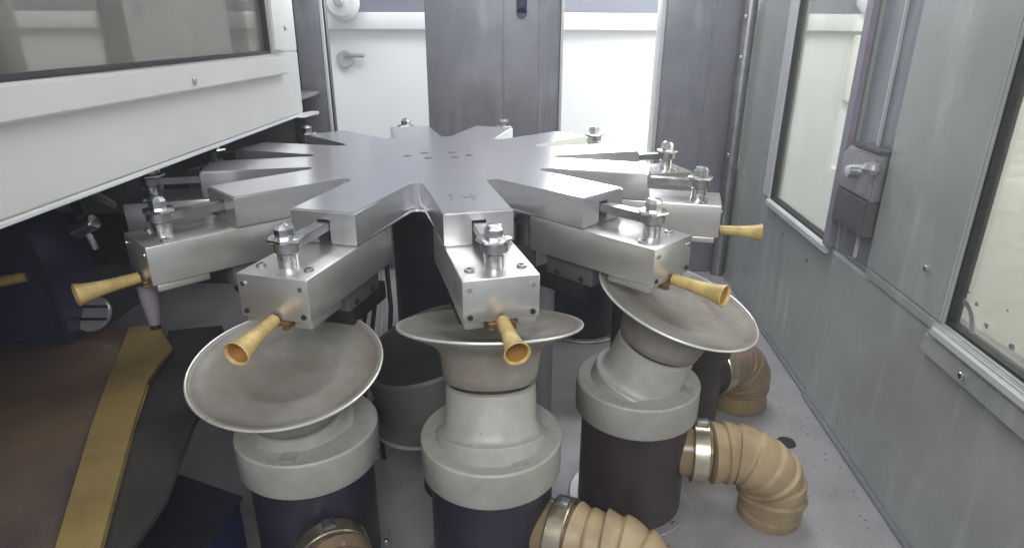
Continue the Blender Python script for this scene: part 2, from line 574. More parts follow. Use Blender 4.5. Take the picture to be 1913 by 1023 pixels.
# far panel
t = wall_thing("far_wall_panel", "far grey steel wall panel on the right with tall narrow window", "machine panel")
b = BM(); frame4(b, (0.0, 1.92, FLOOR, 2.6), (0.10, 1.02, -0.455, 1.5), 0, 0.06, 0.004)
obj("panel", b, 'steelwall', t)
window_set(t, 0.1005, 1.0195, -0.4545, 1.4995)
b = BM(); yzl(b, [(0.06, -0.500), (1.03, -0.500), (1.03, -0.459), (0.06, -0.459)], -0.030, -0.001, 0.006)
obj("sill_strip", b, 'sill', t)
b = BM(); yzl(b, [(1.024, -0.457), (1.16, -0.457), (1.16, 1.6), (1.024, 1.6)], -0.012, -0.001, 0.004)
obj("window_stile", b, 'sill', t)
b = BM(); yzl(b, [(0.025, -0.457), (0.097, -0.457), (0.097, 1.6), (0.025, 1.6)], -0.030, -0.001, 0.004)
obj("window_stile", b, 'lavender', t)
for (sy, sz) in ((0.72, -0.60), (0.30, -0.62), (1.25, -0.2)):
    b = BM(); cyl(b, 0.010, 0, 0.008, 12, 0.002, Matrix.Translation((-0.008, sy, wz(sz))) @ Matrix.Rotation(PI / 2, 4, 'Y'))
    obj("screw", b, 'steel', t)
b = BM(); yzl(b, [(0.0, FLOOR + 0.001), (1.92, FLOOR + 0.001), (1.92, FLOOR + 0.022), (0.0, FLOOR + 0.022)], -0.016, -0.0005, 0.005)
obj("foot_seal", b, 'post', t)
# dark recess between the panels
t = wall_thing("door_jamb", "dark grey recessed jamb strip between the two right hand windows", "door jamb")
b = BM(); yzl(b, [(-0.36, FLOOR), (-0.0015, FLOOR), (-0.0015, 2.6), (-0.36, 2.6)], 0.012, 0.055, 0.003)
obj("jamb", b, 'post', t)
b = BM(); yzl(b, [(-0.20, -0.43), (-0.19, -0.43), (-0.19, 2.6), (-0.20, 2.6)], -0.004, 0.0118, 0.002)
obj("seam_strip", b, 'sill', t)
# near panel
t = wall_thing("near_wall_panel", "near grey steel door panel at right with big window and screwed frame", "machine door")
b = BM(); frame4(b, (-3.4, -0.3605, -0.46, 2.6), (-2.4, -0.94, -0.415, 1.5), -0.02, 0.05, 0.006)
obj("panel", b, 'steelwall', t)
b = BM(); yzl(b, [(-3.4, FLOOR), (-0.0035, FLOOR), (-0.0035, -0.462), (-3.4, -0.462)], -0.014, 0.0115, 0.006)
obj("lower_panel", b, 'steelwall', t)
b = BM(); yzl(b, [(-3.4, FLOOR + 0.001), (-0.002, FLOOR + 0.001), (-0.002, FLOOR + 0.022), (-3.4, FLOOR + 0.022)], -0.030, -0.0145, 0.005)
obj("foot_seal", b, 'post', t)
pane = window_set(t, -2.3995, -0.9405, -0.4145, 1.4995)
b = BM(); yzl(b, [(-3.4, -0.545), (-0.885, -0.545), (-0.90, -0.4655), (-3.4, -0.4655)], -0.040, -0.0145, 0.006)
yzl(b, [(-3.4, -0.465), (-0.90, -0.465), (-0.925, -0.420), (-3.4, -0.420)], -0.040, -0.0205, 0.006)
obj("window_frame", b, 'steelwall', t)
b = BM(); yzl(b, [(-3.4, -0.455), (-0.935, -0.455), (-0.95, -0.424), (-3.4, -0.424)], -0.052, -0.041, 0.004)
obj("sill_strip", b, 'sill', t)
for (sy, sz, sx) in ((-1.152, -0.507, -0.041), (-0.79, -0.262, -0.021), (-0.79, 0.95, -0.021), (-1.9, -0.507, -0.041)):
    b = BM(); cyl(b, 0.013, 0, 0.010, 16, 0.003, Matrix.Translation((sx - 0.009, sy, wz(sz))) @ Matrix.Rotation(PI / 2, 4, 'Y'))
    obj("screw", b, 'chrome', t)
# dirt blots on the near pane
b = BM()
rnd = random.Random(3)
for (sy, sz, sr) in ((-1.05, -0.29, .010), (-1.12, -0.335, .011), (-1.25, -0.345, .012), (-1.0, -0.27, .006), (-1.19, -0.25, .005)):
    pts = [(sy + sr * rnd.uniform(.6, 1.2) * math.cos(k * PI / 5), sz + sr * rnd.uniform(.5, 1.1) * math.sin(k * PI / 5)) for k in range(10)]
    yzl(b, pts, 0.0085, 0.0110)
arc = [(-0.975 - 0.10 * math.sin(u), -0.395 + 0.10 * math.cos(u)) for u in [0.1 + 0.16 * k for k in range(10)]]
arc2 = [(-0.975 - 0.077 * math.sin(u), -0.397 + 0.083 * math.cos(u)) for u in [0.1 + 0.16 * k for k in range(10)]][::-1]
yzl(b, arc + arc2, 0.0085, 0.0110)
d = obj("dirt_smear", b, 'post', pane)
# latch
t = wall_thing("door_latch", "dark grey latch box with worn bracket on the jamb between right windows", "latch")
b = BM(); yzl(b, [(-0.345, -0.285), (-0.03, -0.285), (-0.04, -0.13), (-0.335, -0.13)], -0.066, 0.0, 0.006)
obj("latch_box", b, 'dark', t)
b = BM(); yzl(b, [(-0.34, -0.128), (-0.03, -0.128), (-0.02, 0.03), (-0.06, 0.068), (-0.34, 0.070)], -0.062, 0.0, 0.010)
obj("bracket", b, 'clamp_grey', t)
b = BM(); yzl(b, [(-0.35, 0.072), (-0.10, 0.076), (-0.10, 0.090), (-0.35, 0.090)], -0.065, 0.0, 0.005)
obj("strike_bar", b, 'dark', t)
b = BM(); cyl(b, 0.030, -0.02, 0.02, 20, 0.004, Matrix.Translation((-0.075, -0.17, wz(-0.03))) @ Matrix.Rotation(PI / 2, 4, 'Y'))
obj("bolt", b, 'chrome', t)
b = BM(); lathe(b, [(0, -0.03), (0.03, -0.022), (0.04, 0.0), (0.03, 0.022), (0, 0.03)], 20, Matrix.Translation((-0.070, -0.335, wz(0.015))))
obj("knob", b, 'grey_plate', t)

# ------------------------------------------------------------------ outside fittings seen through the openings
t = thing("handle", "small grey lever handle on the white housing seen through left back opening", "handle", (-1.55, 4.97, 0.2))
o = t.location
b = BM(); cyl(b, 0.10, 0, 0.06, 20, 0.01, Matrix.Translation((-1.62, 4.995, 0.21)) @ Matrix.Rotation(PI / 2, 4, 'X'))
obj("rose", b, 'grey_plate', t, o)
b = BM(); box(b, -1.62, -1.38, 4.90, 4.94, 0.23, 0.275, 0.01)
obj("lever", b, 'steel', t, o)
t = thing("round_valve", "pale round valve on the white housing above the handle in left opening", "valve", (-1.5, 4.8, 0.9))
b = BM(); lathe(b, [(0, 0), (0.16, 0.02), (0.20, 0.10), (0.15, 0.2), (0, 0.22)], 28, Matrix.Translation((-1.55, 4.86, 0.83)) @ Matrix.Rotation(PI / 2, 4, 'X'))
obj("valve_body", b, 'sill', t, t.location)
b = BM(); cyl(b, 0.05, 0.2, 0.3, 16, 0.01, Matrix.Translation((-1.55, 4.86, 0.83)) @ Matrix.Rotation(PI / 2, 4, 'X'))
obj("stem", b, 'grey_plate', t, t.location)
t = thing("hatch", "cream hatch box with round knob seen through tall right window", "hatch", (4.55, 4.9, 0.0))
o = t.location
b = BM(); box(b, 4.36, 4.9, 4.80, 4.99, -0.25, 0.50, 0.03)
obj("hatch_box", b, 'hall_cream', t, o)
b = BM()
tp = [(4.62 + 0.10 * math.cos(k * PI / 12), 4.74, 0.17 + 0.10 * math.sin(k * PI / 12)) for k in range(25)]
tube(b, tp, 0.018, 10, False)
obj("knob_ring", b, 'steel', t, o)
b = BM(); cyl(b, 0.035, 0, 0.12, 16, 0.006, Matrix.Translation((4.62, 4.80, 0.17)) @ Matrix.Rotation(PI / 2, 4, 'X'))
obj("knob_stem", b, 'grey_plate', t, o)
b = BM(); box(b, 4.42, 4.66, 4.70, 4.795, -0.33, -0.27, 0.01)
obj("catch", b, 'steel', t, o)
t = thing("wall_lamp", "pale round lamp globe on the blue grey wall at top of tall right window", "lamp", (4.3, 4.9, 0.9))
b = BM(); lathe(b, [(0, -0.18), (0.1, -0.16), (0.17, -0.06), (0.17, 0.06), (0.1, 0.16), (0, 0.18)], 24, Matrix.Translation((4.42, 4.80, 0.90)))
obj("globe", b, 'hall_white', t, t.location)
b = BM(); cyl(b, 0.05, 0, 0.18, 16, 0.01, Matrix.Translation((4.42, 4.995, 0.90)) @ Matrix.Rotation(PI / 2, 4, 'X'))
obj("stem", b, 'grey_plate', t, t.location)

# ================================================================== THE ROTARY TABLE
table = thing("rotary_table", "large silver star shaped turntable with twelve arms in the middle", "rotary table", (0, 0, FLOOR))
TZ = -FLOOR                                 # local z of the star's top face


def star_outline():
    rho = 0.036
    dc = (HW + rho) / math.sin(PI / 12)
    pts = []
    for a in range(NARM):
        t0 = TH - PI / 2 + a * PI / 6
        u = Vector((math.cos(t0), math.sin(t0))); v = Vector((-u.y, u.x))
        pts.append(tuple(u * 1.0 - v * HW)); pts.append(tuple(u * 1.0 + v * HW))
        tm = t0 + PI / 12
        c = Vector((math.cos(tm), math.sin(tm))) * dc
        a1 = t0 - PI / 2
        a2 = t0 + PI / 6 + PI / 2
        while a2 > a1: a2 -= 2 * PI
        for k in range(7):
            f = k / 6
            an = a1 + (a2 - a1) * f
            pts.append((c.x + rho * math.cos(an), c.y + rho * math.sin(an)))
    return pts


b = BM(); prism(b, star_outline(), TZ - 0.115, TZ, 0.0055)
star_me = mesh_of("star_plate", b, 'alu', 25)
cut = BM()
for a in range(NARM):
    mtx = Matrix.Rotation(arm_dir(a), 4, 'Z')
    box(cut, 0.86, 1.05, -0.024, 0.024, TZ - 0.125, TZ - 0.030, 0, mtx)
HOLES = []
for k, (hx, hy) in enumerate(((-0.125, -0.005), (-0.055, 0.075), (-0.020, -0.055), (0.075, 0.090), (0.165, 0.020), (0.100, -0.030))):
    HOLES.append((hx, hy))
    lathe(cut, [(0, TZ - 0.03), (0.021, TZ - 0.03), (0.021, TZ + 0.02), (0, TZ + 0.02)], 20, Matrix.Translation((hx, hy, 0)))
bmesh.ops.recalc_face_normals(cut, faces=cut.faces)
cm = bpy.data.meshes.new("cutter"); cut.to_mesh(cm); cut.free()
so = bpy.data.objects.new("star_plate", star_me); COL.objects.link(so)
co = bpy.data.objects.new("cutter", cm); COL.objects.link(co)
md = so.modifiers.new("b", 'BOOLEAN'); md.operation = 'DIFFERENCE'; md.object = co; md.solver = 'EXACT'
dg = bpy.context.evaluated_depsgraph_get()
new = bpy.data.meshes.new_from_object(so.evaluated_get(dg))
so.modifiers.clear(); so.data = new
bpy.data.objects.remove(co); bpy.data.meshes.remove(cm); bpy.data.meshes.remove(star_me)
new.name = "star_plate"
new.polygons.foreach_set("use_smooth", [True] * len(new.polygons))
new.set_sharp_from_angle(angle=math.radians(25))
so.parent = table
for hx, hy in HOLES:
    b = BM(); lathe(b, [(0, TZ - 0.0285), (0.020, TZ - 0.0285), (0.020, TZ - 0.020), (0.010, TZ - 0.020), (0.010, TZ - 0.026), (0, TZ - 0.026)], 18, Matrix.Translation((hx, hy, 0)))
    obj("bolt", b, 'hole', so)
# scribed number on the front arm
b = BM()
mtx = Matrix.Rotation(arm_dir(0), 4, 'Z')
def stroke(bm, p, q, w=0.006):
    p, q = Vector(p), Vector(q)
    d = (q - p).normalized(); n = Vector((-d.y, d.x)) * w / 2
    prism(bm, [tuple(p - n), tuple(q - n), tuple(q + n), tuple(p + n)], TZ + 0.0004, TZ + 0.0016, 0, mtx)
stroke(b, (0.760, -0.050), (0.845, -0.058), 0.008)
stroke(b, (0.760, -0.050), (0.776, -0.066), 0.005)
stroke(b, (0.770, -0.005), (0.812, -0.014), 0.004)
stroke(b, (0.812, -0.014), (0.806, 0.040), 0.004)
stroke(b, (0.764, 0.024), (0.868, 0.016), 0.007)
obj("scribed_mark", b, 'ink', so)
b = BM(); lathe(b, [(0.0, TZ - 0.117), (0.40, TZ - 0.117), (0.40, TZ - 0.19), (0.215, TZ - 0.20), (0.215, 0.002), (0, 0.002)], 48)
obj("hub_column", b, 'navy', table)

# clamp block, local frame: x along the arm, z from the star's top face
blk_bm = BM(); box(blk_bm, 0.74, 1.31, -HW, HW, -0.256, -0.117, 0.005)
blk = bpy.data.objects.new("clamp_block", mesh_of("clamp_block", blk_bm, 'alu_block'))
COL.objects.link(blk); blk.parent = table
blk.location = (0, 0, TZ); blk.rotation_euler = (0, 0, arm_dir(0))
PX = 1.215
b = BM(); lathe(b, [(0, -0.1165), (0.031, -0.1165), (0.031, -0.075), (0.026, -0.072), (0.026, -0.068), (0, -0.068)], 24, Matrix.Translation((PX, 0, 0)))
obj("pin", b, 'chrome', blk)
b = BM()
ly = 0.0215
pts = [(0.90, -ly), (PX - 0.03, -ly)] + [(PX + 0.043 * math.cos(k * PI / 8), 0.043 * math.sin(k * PI / 8)) for k in range(-6, 7)] + [(PX - 0.03, ly), (0.90, ly)]
prism(b, pts, -0.066, -0.037, 0.003)
obj("lever", b, 'steel', blk)
b = BM(); lathe(b, [(0.0, -0.036), (0.050, -0.036), (0.056, -0.031), (0.054, -0.024), (0.036, -0.019), (0, -0.019)], 6, Matrix.Translation((PX, 0, 0)), 0.3)
obj("flange_nut", b, 'chrome', blk, None, 20)
b = BM(); lathe(b, [(0.0, -0.018), (0.030, -0.018), (0.031, 0.004), (0.022, 0.017), (0.010, 0.021), (0, 0.021)], 8, Matrix.Translation((PX, 0, 0)), 0.1)
obj("dome_nut", b, 'chrome', blk, None, 20)
for sy in (-0.082, 0.082):
    b = BM(); lathe(b, [(0.0, -0.1165), (0.016, -0.1165), (0.015, -0.110), (0.008, -0.109), (0.008, -0.114), (0, -0.114)], 16, Matrix.Translation((1.235, sy, 0)))
    obj("screw", b, 'steel', blk)
    for sz, mm in ((-0.148, 'chrome'), (-0.236, 'hole')):
        b = BM(); lathe(b, [(0.0, 0.0005), (0.009, 0.0005), (0.008, 0.004), (0, 0.004)], 14,
                        Matrix.Translation((1.31, sy * 1.18, sz)) @ Matrix.Rotation(PI / 2, 4, 'Y'))
        obj("screw", b, mm, blk)
    b = BM(); box(b, 1.12, 1.295, sy - 0.030, sy + 0.030, -0.282, -0.2575, 0.004)
    obj("jaw", b, 'alu_block', blk)
b = BM(); box(b, 1.14, 1.318, -0.043, 0.043, -0.272, -0.2575, 0.004)
box(b, 1.14, 1.322, -0.043, -0.023, -0.2825, -0.2725, 0.003)
box(b, 1.14, 1.322, 0.023, 0.043, -0.2825, -0.2725, 0.003)
obj("jaw_bridge", b, 'brass', blk)
b = BM(); box(b, 0.80, 1.03, -0.085, 0.085, -0.345, -0.2575, 0.006)
obj("bracket", b, 'dark', blk)
for sy in (-0.0855, 0.0855):
    for sx in (0.86, 0.98):
        b = BM(); cyl(b, 0.012, -0.004, 0.004, 12, 0.002, Matrix.Translation((sx, sy, -0.325)) @ Matrix.Rotation(PI / 2, 4, 'X'))
        obj("bolt", b, 'black', blk)
b = BM(); box(b, 0.72, 0.98, -0.07, 0.07, -0.42, -0.347, 0.006)
obj("actuator", b, 'black', blk)
index_children()
for a in range(1, NARM):
    c = copy_tree(blk, table)
    c.location = (0, 0, TZ); c.rotation_euler = (0, 0, arm_dir(a))

# ================================================================== YELLOW CONES held under the blocks
def cone_bms(flip=False):
    prof_o = [(0.019, 0.0), (0.020, 0.03), (0.0215, 0.08), (0.0245, 0.13), (0.030, 0.175), (0.036, 0.205), (0.0385, 0.213)]
    prof_i = [(0.036, 0.2155), (0.031, 0.206), (0.025, 0.178), (0.018, 0.13), (0.012, 0.09), (0.0, 0.085)]
    bo = BM(); lathe(bo, [(0, 0.0)] + prof_o + [prof_i[0], prof_i[1]], 32)
    bi = BM(); lathe(bi, prof_i[1:], 32)
    return bo, bi


def place_cone(a, label, r0=1.318, z0=-0.252, pitch=0.10, yaw=0.0, ln=1.0):
    p = arm_pt(a, r0, 0, z0)
    t = thing("yellow_cone", label, "cone", p, 0, "yellow cones held under the clamp blocks")
    q = Matrix.Rotation(arm_dir(a) + yaw, 4, 'Z') @ Matrix.Rotation(PI / 2 + pitch, 4, 'Y')
    t.rotation_euler = q.to_euler()
    bo, bi = cone_bms()
    for bm in (bo, bi):
        bmesh.ops.scale(bm, vec=(1.02, 1.02, ln * 0.90), verts=bm.verts)
    obj("shell", bo, 'yellow', t)
    obj("bore", bi, 'yellow_in', t)
    b = BM(); lathe(b, [(0, -0.035), (0.0155, -0.035), (0.0155, 0.004), (0, 0.004)], 20)
    obj("shank", b, 'hole', t)
    return t


place_cone(0, "yellow flared cone under the frontmost middle block, mouth facing the viewer", pitch=0.15, ln=0.88)
place_cone(1, "yellow cone lying over the big tilted dish at lower left", pitch=0.12, ln=0.95)
place_cone(11, "yellow cone over the tilted dish with bright white rim on right", pitch=0.02, ln=1.02)
place_cone(2, "yellow cone at left beside the blue housing, pointing left above brown reflection sheet", pitch=0.05, ln=1.0)
place_cone(10, "pale yellow cone pointing right at the steel wall under the tall window", pitch=0.0, ln=0.9)

# ================================================================== SPINDLES
def spindle(a, label, loc, axis, neck_h, shift=(0, 0), R=0.315, body='navy', head='dish', full=True, deep=False):
    x, y = loc
    t = thing("spindle", label, "spindle", (x, y, FLOOR), 0, "polishing spindles round the table")
    zc = -0.715 - FLOOR
    b = BM(); lathe(b, [(0, 0.016), (0.212, 0.016), (0.212, zc - 0.132), (0, zc - 0.132)], 64)
    obj("body", b, body, t)
    b = BM(); lathe(b, [(0, 0.001), (0.252, 0.001), (0.252, 0.011), (0.247, 0.015), (0, 0.015)], 64)
    obj("base_ring", b, 'grey_plate', t)
    for k in range(6):
        b = BM(); cyl(b, 0.009, 0.0155, 0.025, 6, 0.002, Matrix.Rotation(k * PI / 3 + 0.2, 4, 'Z') @ Matrix.Translation((0.232, 0, 0)))
        obj("bolt", b, 'steel', t)
    b = BM(); lathe(b, [(0.0, zc - 0.131), (0.236, zc - 0.131), (0.2395, zc - 0.126), (0.2395, zc - 0.006), (0.2335, zc), (0.0, zc)], 64)
    c = obj("cap", b, 'cap' if full else body, t)
    if not full:
        return t
    ar = arm_dir(a)
    for da, r, rr in ((0.10, 0.222, 0.0),):
        pass
    ax = Vector((axis[0], axis[1], 1)).normalized()
    rot = Vector((0, 0, 1)).rotation_difference(ax).to_matrix().to_4x4()
    piv = Matrix.Translation((shift[0], shift[1], zc))
    mtx = piv @ rot
    nh = neck_h
    b = BM(); lathe(b, [(0, -0.06), (0.190, -0.06), (0.188, 0.004), (0.184, 0.009), (0.170, 0.012), (0.162, 0.020), (0.158, 0.036), (0.155, 0.050), (0.152, nh), (0.146, nh + 0.004), (0, nh + 0.004)], 56, mtx)
    obj("neck", b, 'cap', t)
    b = BM(); cyl(b, 0.013, 0, 0.008, 12, 0.002, mtx @ Matrix.Rotation(-1.75 + (ar + 1.3), 4, 'Z') @ Matrix.Translation((0.148, 0, 0.035)) @ Matrix.Rotation(PI / 2, 4, 'Y'))
    obj("set_screw", b, 'hole', t)
    b = BM(); box(b, 0.170, 0.215, -0.024, 0.024, zc + 0.0005, zc + 0.004, 0.001, Matrix.Rotation(ar + 0.25, 4, 'Z'))
    obj("key", b, 'grey_plate', t)
    b = BM(); lathe(b, [(0, nh + 0.005), (0.138, nh + 0.005), (0.138, nh + 0.016), (0, nh + 0.016)], 48, mtx)
    obj("neck_groove", b, 'black', t)
    h0 = nh + 0.017
    if deep:
        under = [(0.158, h0 + 0.006), (0.168, h0 + 0.030), (0.190, h0 + 0.055), (0.228, h0 + 0.090), (0.272, h0 + 0.138), (R - 0.006, h0 + 0.180), (R, h0 + 0.187)]
    else:
        under = [(0.157, h0 + 0.006), (0.163, h0 + 0.04), (0.168, h0 + 0.085), (0.178, h0 + 0.112), (0.206, h0 + 0.137), (0.255, h0 + 0.160), (R - 0.012, h0 + 0.178), (R, h0 + 0.187)]
    prof = [(0, h0), (0.147, h0)] + under + [
            (R, h0 + 0.192), (R - 0.010, h0 + 0.1925), (R - 0.018, h0 + 0.187), (R - 0.020, h0 + 0.183), (R * 0.80, h0 + 0.172), (R * 0.56, h0 + 0.164), (R * 0.50, h0 + 0.1635), (R * 0.48, h0 + 0.158), (0.06, h0 + 0.157), (0, h0 + 0.157)]
    b = BM(); lathe(b, prof, 96, mtx)
    d = obj("dish", b, head, t, None, 50)
    tp = [mtx @ Vector((R * math.cos(k * 2 * PI / 96), R * math.sin(k * 2 * PI / 96), h0 + 0.1895)) for k in range(97)]
    b = BM(); tube(b, tp, 0.0042, 8, False)
    obj("rim", b, 'rim', d)
    return t


ST = {0: (.302, -1.167), 1: (-.338, -1.125), 11: (.868, -.807), 10: (1.16, -0.30)}
spindle(0, "front middle spindle, grey cup tipped away from the viewer, black body", ST[0], (-0.01, 0.262), 0.163, (0.0, 0.0), 0.308, body='navy')
spindle(1, "front left spindle with big grey dish tipped toward the viewer, blue black body", ST[1], (0.02, -0.18), 0.060, (-0.025, -0.005), 0.303, body='navy')
spindle(11, "right spindle with dish leaning right and bright white rim, brown black body", ST[11], (0.29, -0.125), 0.160, (0.012, 0), 0.303, body='brownblack')
spindle(10, "brown black spindle motor at right rear mostly hidden behind the white rimmed dish", ST[10], (0, 0), 0, body='brownblack', full=False)
t = thing("ghost_cup", "dark grey tilted cup standing in for the blurred double of the front middle dish", "cup", (0.12, -0.72, FLOOR))
mtx = Matrix.Translation((0, 0, 0.47)) @ Vector((0, 0, 1)).rotation_difference(Vector((-0.30, -0.10, 1)).normalized()).to_matrix().to_4x4()  # solid stand-in for the motion ghost of the front middle dish
b = BM(); lathe(b, [(0, -0.10), (0.20, -0.10), (0.245, -0.08), (0.30, -0.045), (0.34, 0.0), (0.345, 0.012), (0.34, 0.022), (0.31, 0.03), (0.29, 0.06), (0.285, 0.24), (0.275, 0.25), (0.262, 0.24), (0.255, 0.08), (0, 0.07)], 72, mtx)
obj("cup_body", b, 'dish_dark', t)
b = BM(); tube(b, [mtx @ Vector((0.345 * math.cos(k * PI / 36), 0.345 * math.sin(k * PI / 36), 0.012)) for k in range(73)], 0.007, 8, False)
obj("rim", b, 'grey_plate', t)
b = BM(); lathe(b, [(0, 0.002), (0.13, 0.002), (0.13, 0.36), (0, 0.36)], 40)
obj("base", b, 'black', t)
for a, lb in ((9, "dark spindle motor at right rear under the table, nearest the right wall"),
              (8, "dark blue spindle motor standing between the front middle block and the right block"),
              (7, "dark spindle motor at the back beside the pale grey valve block")):
    p = arm_pt(a, 1.20)
    spindle(a, lb, (p.x, p.y), (0, 0), 0, body='navy', full=False)

# ================================================================== HOSES
def hose(label, loc, ang, z=-1.05, r=0.118, straight=0.20, bend=0.165, mm='hose', amp=0.008, drop=None):
    t = thing("ribbed_hose", label, "hose", (loc[0], loc[1], FLOOR), ang, "ribbed hoses from the spindle bodies")
    zl = z - FLOOR
    s0 = 0.205
    path = [(s0 + 0.10 + (straight - 0.10) * k / 20, 0, zl) for k in range(20)]
    xb = s0 + straight
    for k in range(61):
        u = (PI / 2) * k / 60
        path.append((xb + bend * math.sin(u), 0, zl - bend * (1 - math.cos(u))))
    zend = 0.003
    z1 = zl - bend
    n = max(2, int((z1 - zend) / 0.004))
    if z1 > zend:
        for k in range(1, n + 1):
            path.append((xb + bend, 0, z1 - (z1 - zend) * k / n))
    # arc length driven ribs
    rads, L = [], 0
    rr_ = random.Random(int(1000 * (2 + ang)))
    amps = [rr_.uniform(0.8, 1.25) for _ in range(40)]
    path = [(p[0], p[1] + 0.006 * math.sin(i * 0.13 + ang * 5), p[2]) for i, p in enumerate(path)]
    for i, p in enumerate(path):
        if i:
            L += (Vector(p) - Vector(path[i - 1])).length
        ph = (L / 0.052) % 1.0
        saw = (1 - ph) ** 0.6 if ph > 0.10 else ph / 0.10
        fade = 1.0 if i < 82 else max(0.25, 1 - (i - 82) / 12)
        g = 1.0 if i < 40 else min(1.09, 1 + (i - 40) * 0.09 / 40)
        rads.append((r - amp + 1.6 * amp * saw * fade * amps[int(L / 0.052) % 40]) * g)
    b = BM(); tube(b, path, rads, 40)
    obj("hose", b, mm, t, None, 60)
    RYm = Matrix.Translation((0, 0, zl)) @ Matrix.Rotation(PI / 2, 4, 'Y')
    b = BM(); lathe(b, [(0, 0.17), (r - 0.012, 0.17), (r - 0.012, s0 + 0.10), (0, s0 + 0.10)], 40, RYm)
    obj("spigot", b, 'brownblack' if mm != 'hose' else 'hose_clear', t)
    b = BM(); lathe(b, [(r - 0.012, s0 + 0.028), (r + 0.006, s0 + 0.028), (r + 0.009, s0 + 0.032), (r + 0.009, s0 + 0.086), (r + 0.006, s0 + 0.09), (r - 0.012, s0 + 0.09)], 48, RYm)
    obj("clamp_ring", b, 'clamp', t)
    b = BM(); box(b, s0 + 0.035, s0 + 0.085, -0.02, 0.02, zl + r + 0.0095, zl + r + 0.024, 0.004)
    obj("clamp_screw", b, 'steel', t)
    return t


hose("tan ribbed hose bending to the floor right of the brown black spindle", ST[11], -0.17, -1.025, 0.119)
hose("tan ribbed hose at bottom middle leaving the front middle spindle", ST[0], -0.42, -1.05, 0.112, 0.24, 0.17, amp=0.012)
hose("glossy brown hose stub at bottom left facing the viewer", ST[1], -1.12, -1.075, 0.118, 0.20, 0.19, mm='hose_clear', amp=0.006)
hose("brown hose elbow behind the white rimmed dish at right", ST[10], 0.53, -1.02, 0.138, 0.125, 0.155, mm='hose_clear', amp=0.004)

# ================================================================== LEFT FRONT: sheet and bar shaped after glass reflections, housing
t = thing("reflection_sheet", "brown sheet standing in for blurry glass reflections in the lower left corner", "tray", (-0.9, -1.3, -0.64))
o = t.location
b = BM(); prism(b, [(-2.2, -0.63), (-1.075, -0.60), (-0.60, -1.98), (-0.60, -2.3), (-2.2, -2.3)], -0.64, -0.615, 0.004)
obj("brown_sheet", b, 'brown', t, o)  # blurry glass reflection built as a solid sheet
b = BM(); prism(b, [(-1.068, -0.60), (-0.865, -0.55), (-0.70, -0.82), (-0.655, -1.25), (-0.56, -1.62), (-0.55, -2.3), (-0.594, -2.3), (-0.594, -1.98)], -0.645, -0.62, 0.004)
obj("dark_sheet", b, 'olive', t, o)
t = tag(obj("reflection_bar", prism(BM(), [(-1.21, -0.63), (-1.109, -0.60), (-0.938, -0.812), (-0.908, -1.053), (-0.819, -1.289), (-0.604, -1.827), (-0.45, -2.25), (-0.55, -2.25), (-0.71, -1.827), (-0.93, -1.333), (-1.055, -1.024), (-1.114, -0.866)], -0.612, -0.588, 0.005), 'gold', None, (-0.9, -1.3, -0.612)),
        "flat bar standing in for a gold reflection running diagonally over the brown sheet", "bar")  # diagonal reflection added as a solid bar
t = thing("blue_housing", "dark blue rounded motor housing at left edge below the white panel", "motor housing", (-1.55, -0.75, -0.61))
o = t.location
b = BM()
pts = [(-2.15, -0.612), (-1.380, -0.612), (-1.380, -0.42)] + [(-1.50 + 0.12 * math.cos(k * PI / 16), -0.42 + 0.30 * math.sin(k * PI / 16)) for k in range(1, 9)] + [(-2.15, -0.12)]
prism(b, pts, 0.50, 0.75, 0.012, Matrix(((1, 0, 0, 0), (0, 0, -1, 0), (0, 1, 0, 0), (0, 0, 0, 1))))
obj("shell", b, 'drum', t, o)
b = BM()
pts = [(-1.41, -0.60), (-1.398, -0.60), (-1.398, -0.42)] + [(-1.50 + 0.102 * math.cos(k * PI / 16), -0.42 + 0.282 * math.sin(k * PI / 16)) for k in range(1, 7)] + [(-1.50 + 0.09 * math.cos(k * PI / 16), -0.42 + 0.27 * math.sin(k * PI / 16)) for k in range(6, 0, -1)] + [(-1.41, -0.42)]
prism(b, pts, 0.7515, 0.76, 0.0, Matrix(((1, 0, 0, 0), (0, 0, -1, 0), (0, 1, 0, 0), (0, 0, 0, 1))))
obj("edge_trim", b, 'navy', t, o)
t = thing("yellow_cone", "blurry yellow cone at far left edge in front of the dark blue housing", "cone", (-1.47, -0.755, -0.32), 0, "yellow cones held under the clamp blocks")
t.rotation_euler = (Matrix.Rotation(PI + 0.35, 4, 'Z') @ Matrix.Rotation(PI / 2 + 0.10, 4, 'Y')).to_euler()
for bm, nm, mm in zip(cone_bms(), ("shell", "bore"), ('yellow', 'yellow_in')):
    obj(nm, bm, mm, t)
# pipework in the dark recess
t = thing("pipe_fitting", "shiny chrome hose fitting in the dark recess beside the left block", "fitting", (-1.40, -0.35, -0.5))
o = t.location
b = BM(); cyl(b, 0.035, -0.05, 0.05, 12, 0.006, Matrix.Translation((-1.345, -0.55, -0.185)) @ Matrix.Rotation(1.1, 4, 'Y'))
obj("union_nut", b, 'chrome', t, o)
b = BM(); tube(b, [(-1.345, -0.55, -0.20), (-1.335, -0.55, -0.23), (-1.322, -0.55, -0.28)], 0.016, 14)
obj("pipe", b, 'steel', t, o)
b = BM(); tube(b, [(-1.38, -0.5, -0.17), (-1.50, -0.35, -0.12), (-1.62, -0.1, -0.14), (-1.7, 0.2, -0.3)], 0.022, 14)
obj("braided_pipe", b, 'steel', t, o)
t = thing("black_pipe", "thick black pipe with dark red band behind the left yellow cone", "pipe", (-1.3, -0.3, -0.55))
b = BM(); tube(b, [(-1.75, -0.25, -0.33), (-1.40, -0.25, -0.34), (-1.12, -0.25, -0.36), (-0.9, -0.1, -0.40)], 0.12, 24)
obj("pipe_body", b, 'black', t, t.location)
